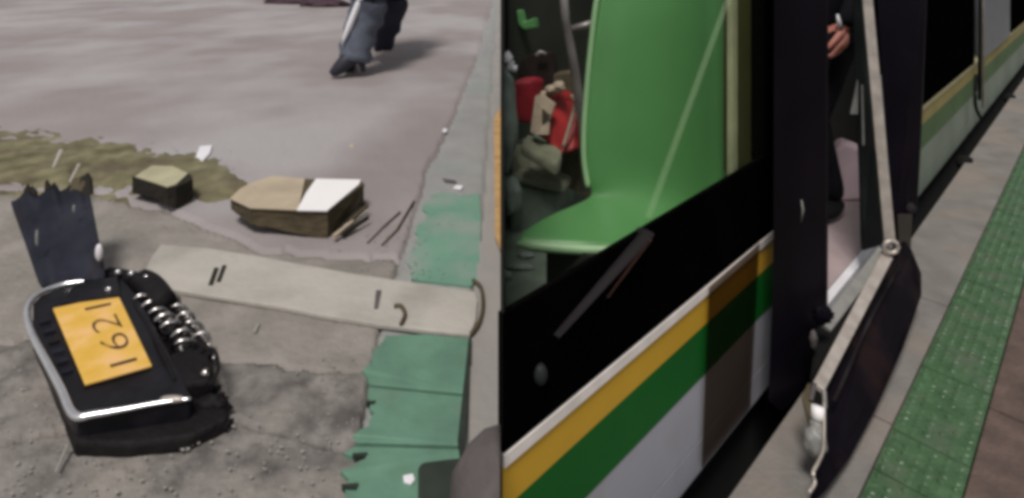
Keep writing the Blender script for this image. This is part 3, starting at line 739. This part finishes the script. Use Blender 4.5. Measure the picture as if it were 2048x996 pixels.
# red bags
rb = thing('red_bag', at(1100, 330, 3.15), 'red bag with a cream panel and triangle mark, on the inner seat', 'bag')
mk('bag_body', *prism([at(1062, 262, 3.1), at(1072, 190, 3.15), at(1112, 182, 3.2), at(1156, 205, 3.25), at(1146, 300, 3.1), at(1122, 310, 3.1)], U*.08), 'red', rb, bevel=.012)
mk('bag_panel', *prism([at(1060, 264, 3.07), at(1070, 192, 3.09), at(1082, 188, 3.1), at(1110, 208, 3.1), at(1098, 240, 3.08), at(1096, 270, 3.06), at(1070, 270, 3.06)], U*.012), 'cream', rb, bevel=.003)
mk('triangle_mark', *prism([at(1084, 218, 3.065), at(1100, 232, 3.065), at(1084, 246, 3.065)], U*.008), 'boxside', rb)
for k, (x, y, r) in enumerate([(1102, 180, .028), (1118, 174, .032), (1088, 188, .018)]):
    mk('crumpled_top', *blob(at(x, y, 3.15), r, r*.8, r*.9, .5, 3, k), 'cream', rb, smooth=True)
mk('bag_handle', *tube(smoothpath([at(1142, 190, 3.12), at(1150, 205, 3.1), at(1144, 236, 3.1), at(1126, 296, 3.08)], 4), .010, 6), 'cream', rb, smooth=True)
r2 = thing('red_bag', at(1045, 240, 3.5), 'plain crimson bundle left of the marked red bag', 'bag')
mk('bag_body', *prism([at(1014, 246, 3.5), at(1024, 158, 3.5), at(1070, 156, 3.5), at(1064, 252, 3.5)], U*.1), 'reddark', r2, bevel=.03)
gb = thing('blanket', at(1085, 310, 3.0), 'folded grey-green blanket below the red bags', 'blanket')
mk('blanket_fold', *prism([at(1040, 290, 3.02), at(1056, 266, 3.15), at(1112, 292, 3.12), at(1124, 300, 3.05), at(1120, 326, 3.02), at(1112, 334, 3.0)], .05), 'greycloth', gb, bevel=.015)
wc = thing('white_bundle', at(1014, 300, 3.0), 'pale bundle with a white sleeve at the left edge inside the bus', 'bundle')
lim2 = lambda p: max(p.x, (1005-1024)/F*p.y)
def clampv(vf): return [Vector((lim2(v), v.y, v.z)) for v in vf[0]], vf[1]
mk('cloth', *clampv(blob(at(1008, 240, 3.1), .07, .1, .26, .25, 2, 2)), 'palecloth', wc, smooth=True)
mk('sleeve', *clampv(tube(smoothpath([at(1008, 108, 3.0), at(1016, 120, 3.0), at(1022, 134, 3.0), at(1033, 138, 3.0)], 4), [.03]*5+[.026]*4+[.018]*4, 10)), 'white', wc, smooth=True)
# litter on the floor under the seat
for k, (x, y, w_, lb) in enumerate([(1052, 510, 40, 'pale flat scrap on the bus floor under the green seat'), (1040, 534, 62, 'long dull strip on the bus floor near the sill'), (1010, 555, 30, 'rounded pale lump on the bus floor at the left edge')]):
    c = onz(x, y, .01)
    vf = blob(c, w_*.0010, .02, .012 if k < 2 else .03, .4, 3, k)
    o = mk('litter', *clampv(vf), 'palecloth', smooth=True); tag(o, lb, 'litter')
# dark seated passenger deep inside
# ------------------------------------------------------------------ the doorway: door leaves
da = thing('door_leaf', soz(D0, .8, 0)); da.parent = bus; da.location = soz(D0, .8, 0)-Vector(bus.location); da['label'] = 'black folded leaf left of the doorway'
c0, c1 = 2.0, 2.1
def leafpt(x, y):
    t_ = 1.93 + (x-1548)/105*.22
    return at(x, y, t_)
mk('leaf_panel', *prism([leafpt(1548, -150), leafpt(1651, -150), leafpt(1651, 300), leafpt(1650, 640), leafpt(1636, 700), leafpt(1625, 772), leafpt(1562, 824), leafpt(1536, 800), leafpt(1546, 560)], U*.03), 'door', da, bevel=.005)
mk('latch', *tube([at(1603, 400, 2.00), at(1606, 420, 2.00), at(1602, 445, 2.00)], [.002, .004, .001], 8), 'strut_grey', da, smooth=True)
mk('scuffed_hinge', *blob(at(1627, 680, 1.99), .012, .01, .03, .5, 3, 2), 'bootgrey', da, smooth=True)
mk('leaf_bracket', *blob(at(1645, 630, 2.02), .035, .015, .03, .4, 3, 4), 'door', da, smooth=True)

db = thing('door_leaf', at(1780, 495, 2.5)); db.parent = bus; db.location = at(1780, 495, 2.5)-Vector(bus.location); db['label'] = 'bent lower leaf hanging over the platform'
low = [(1781, 497, 2.48), (1812, 486, 2.52), (1824, 502, 2.52), (1843, 548, 2.44), (1843, 592, 2.38), (1805, 700, 2.10), (1752, 819, 1.87), (1702, 914, 1.70), (1650, 985, 1.58), (1618, 1015, 1.53), (1648, 870, 1.72), (1646, 800, 1.80), (1652, 766, 1.86)]
mk('leaf_panel', *prism([at(*p) for p in low], Vector((.01, .02, 0))), 'door_lower', db, bevel=.003)
mk('rubber_edge', *tube(smoothpath([at(1800, 530, 2.38), at(1740, 640, 2.1), at(1680, 775, 1.82), at(1668, 800, 1.76)], 4), .006, 6), 'rail_dark', db, smooth=True)
mk('inner_gap', *prism([at(1756, 510, 2.52), at(1778, 500, 2.5), at(1640, 775, 1.83), at(1626, 770, 1.9), at(1640, 660, 2.1)], Vector((0, .02, 0))), 'rubber', db)
def bar(p, q, w0, w1, m_, nm, par, th=.018):
    p, q = Vector(p), Vector(q); d = (q-p).normalized()
    vw = ((p+q)/2-Vector((0, 0, CH))).normalized(); a = d.cross(vw).normalized(); b = a.cross(d)
    vs = [p-a*w0/2, p+a*w0/2, q+a*w1/2, q-a*w1/2]
    return mk(nm, *prism(vs, b*th if b.dot(vw) > 0 else -b*th), m_, par, bevel=.003)
bar(at(1638, 772, 1.77), at(1776, 508, 2.44), .033, .040, 'strut', 'frame_rail', db)
bar(at(1652, 652, 2.1), at(1768, 500, 2.47), .040, .042, 'strut_grey', 'grey_rail', db)
kn = smoothpath([at(1782+14*math.cos(a), 494+12*math.sin(a), 2.42) for a in [i*math.pi/4 for i in range(9)]], 3)
mk('hinge_ring', *tube(kn, .009, 8), 'strut', db, smooth=True)
mk('hinge_pin', *blob(at(1776, 490, 2.43), .018, .015, .018, .4, 3, 1), 'strut_grey', db, smooth=True)
# broken bracket, lump and wavy wire under the rail
mk('bracket', *tube([at(1630, 765, 1.76), at(1622, 800, 1.74)], .006, 6), 'bootgrey', db)
mk('bracket', *tube([at(1648, 780, 1.76), at(1650, 815, 1.74)], .006, 6), 'strut_grey', db)
mk('clamp', *tube([at(1636, 812, 1.70), at(1635, 838, 1.69)], [.017, .020], 10), 'paper', db, smooth=True)
mk('clamp_collar', *tube([at(1634, 842, 1.69), at(1632, 862, 1.68)], [.018, .022], 10), 'strut_grey', db, smooth=True)
mk('motor_lump', *blob(at(1630, 882, 1.66), .032, .028, .038, .25, 2, 6), 'strut_grey', db, smooth=True)
mk('torn_tab', *prism([at(1606, 800, 1.74), at(1620, 770, 1.78), at(1628, 870, 1.68), at(1618, 850, 1.70)], Vector((0, .01, 0))), 'boxside', db)
mk('wire', *tube(smoothpath([at(x, y, t_) for x, y, t_ in [(1648, 800, 1.72), (1648, 860, 1.65), (1646, 900, 1.60), (1636, 925, 1.56), (1626, 945, 1.53), (1630, 965, 1.52), (1618, 985, 1.5)]], 4), .0045, 6), 'strut', db, smooth=True)

dc = thing('door_leaf', at(1780, 450, 2.7)); dc.parent = bus; dc.location = at(1780, 450, 2.7)-Vector(bus.location); dc['label'] = 'upright dark leaf with a pale strut'
upl = [(1742, -200, 2.75), (1862, -200, 2.9), (1856, 0, 2.88), (1846, 210, 2.86), (1840, 330, 2.8), (1834, 430, 2.72), (1812, 486, 2.60), (1786, 492, 2.60)]
mk('leaf_panel', *prism([at(*p) for p in upl], Vector((.005, .02, 0))), 'door', dc, bevel=.003)
mk('inner_panel', *prism([at(*p) for p in [(1708, -200, 2.8), (1746, -200, 2.8), (1756, 100, 2.78), (1772, 488, 2.62), (1726, 502, 2.72), (1722, 350, 2.8), (1714, 150, 2.8)]], Vector((0, .02, 0))), 'door_green', dc, bevel=.002)
bar(at(1724, -120, 2.62), at(1780, 486, 2.46), .038, .040, 'strut', 'strut', dc)
mk('rubber_edge', *tube([at(1730, -100, 2.7), at(1742, 120, 2.68), at(1752, 300, 2.64)], .007, 6), 'boxside', dc)
mk('edge_glint', *tube([at(1760, 150, 2.60), at(1772, 300, 2.58), at(1786, 470, 2.50)], .004, 6), 'strut_grey', dc)
mk('edge_glint', *tube([at(1724, 170, 2.66), at(1727, 290, 2.64)], .005, 6), 'strut_grey', dc)
mk('pull_tab', *prism([at(1708, 200, 2.7), at(1716, 160, 2.7), at(1716, 228, 2.7), at(1702, 228, 2.7)], Vector((0, .008, 0))), 'strut_grey', dc)
mk('bottom_bracket', *blob(at(1822, 420, 2.66), .025, .02, .03, .4, 3, 2), 'rail_dark', dc, smooth=True)
mk('panel_bracket', *prism([at(1796, 430, 2.62), at(1826, 430, 2.62), at(1822, 500, 2.55), at(1800, 500, 2.55)], Vector((0, .015, 0))), 'boxdark', dc, bevel=.003)

# far door leaf and its poles
fd = thing('door_leaf', soz(s_at(1955, .8), .8, 0)); fd.parent = bus; fd.location = soz(s_at(1955, .8), .8, 0)-Vector(bus.location); fd['label'] = 'grey leaf of the next doorway with two slim poles'
so_ = .80
mk('leaf_panel', *boxso(s_at(1966, OB-.02), s_at(2020, OB-.02), OB-.02, OB+.01, .50, 2.4), 'grey_leaf', fd)
def vpole(px, y1, off, r, m_, nm):
    b = onw(px, y1, off); mk(nm, *tube([b, Vector((b.x, b.y, 2.4))], r, 8), m_, fd, smooth=True)
vpole(1952, 110, .815, .016, 'grey_leaf', 'pole'); vpole(1959, 200, .80, .012, 'rubber', 'pole'); vpole(1966, 215, .79, .010, 'strut', 'pole')
mk('pole_foot', *tube(smoothpath([onw(1952, 150, .79), onw(1950, 190, .78), onw(1952, 215, .78), onw(1962, 238, .77)], 4), .012, 8), 'rubber', fd, smooth=True)
# rubber bumpers along the platform edge
for (px, lb) in [(1930, 'nearer rubber buffer on the platform edge under the far poles'), (2020, 'farther rubber buffer on the platform edge')]:
    c = onw(px, 100, .75); c.z = 0
    o = mk('buffer', *blob(c+Vector((0, 0, -.02)), .07, .05, .05, .2, 2, 2, ax=(U, N)), 'rubber', smooth=True); tag(o, lb, 'buffer')

# ------------------------------------------------------------------ passenger in the doorway
hd1 = at(1688, 66, 3.15)
fp = onz(1671, 428, .012); base_p = fp + Vector((-.06, .08, 0))
pB = person('person in black standing in the bus doorway with one hand showing', (base_p.x, base_p.y), (-.75, -.65, 0), (fp.x, fp.y, .012), (fp.x-.24, fp.y+.06, .012),
       (base_p.x-.3, base_p.y+.1, .85), (hd1.x+.0, hd1.y, hd1.z+.03), ('cloth_black', 'cloth_black', 'rubber'), .012, rleg=(.11, .09, .065))
mk('cuff', *tube([hd1+Vector((-.045, -.02, .10)), hd1+Vector((-.035, -.03, .03))], [.006, .014], 8), 'white', pB, smooth=True)
bagp = mk('pink_bag', *prism([at(1672, 300, 3.46), at(1690, 286, 3.46), at(1728, 300, 3.46), at(1730, 400, 3.46), at(1712, 402, 3.46), at(1680, 404, 3.46), at(1664, 370, 3.46)], Vector((.03, .12, 0))), 'pink', bevel=.02)
tag(bagp, 'pale pink bag standing on the doorway floor beside the person in black', 'bag')
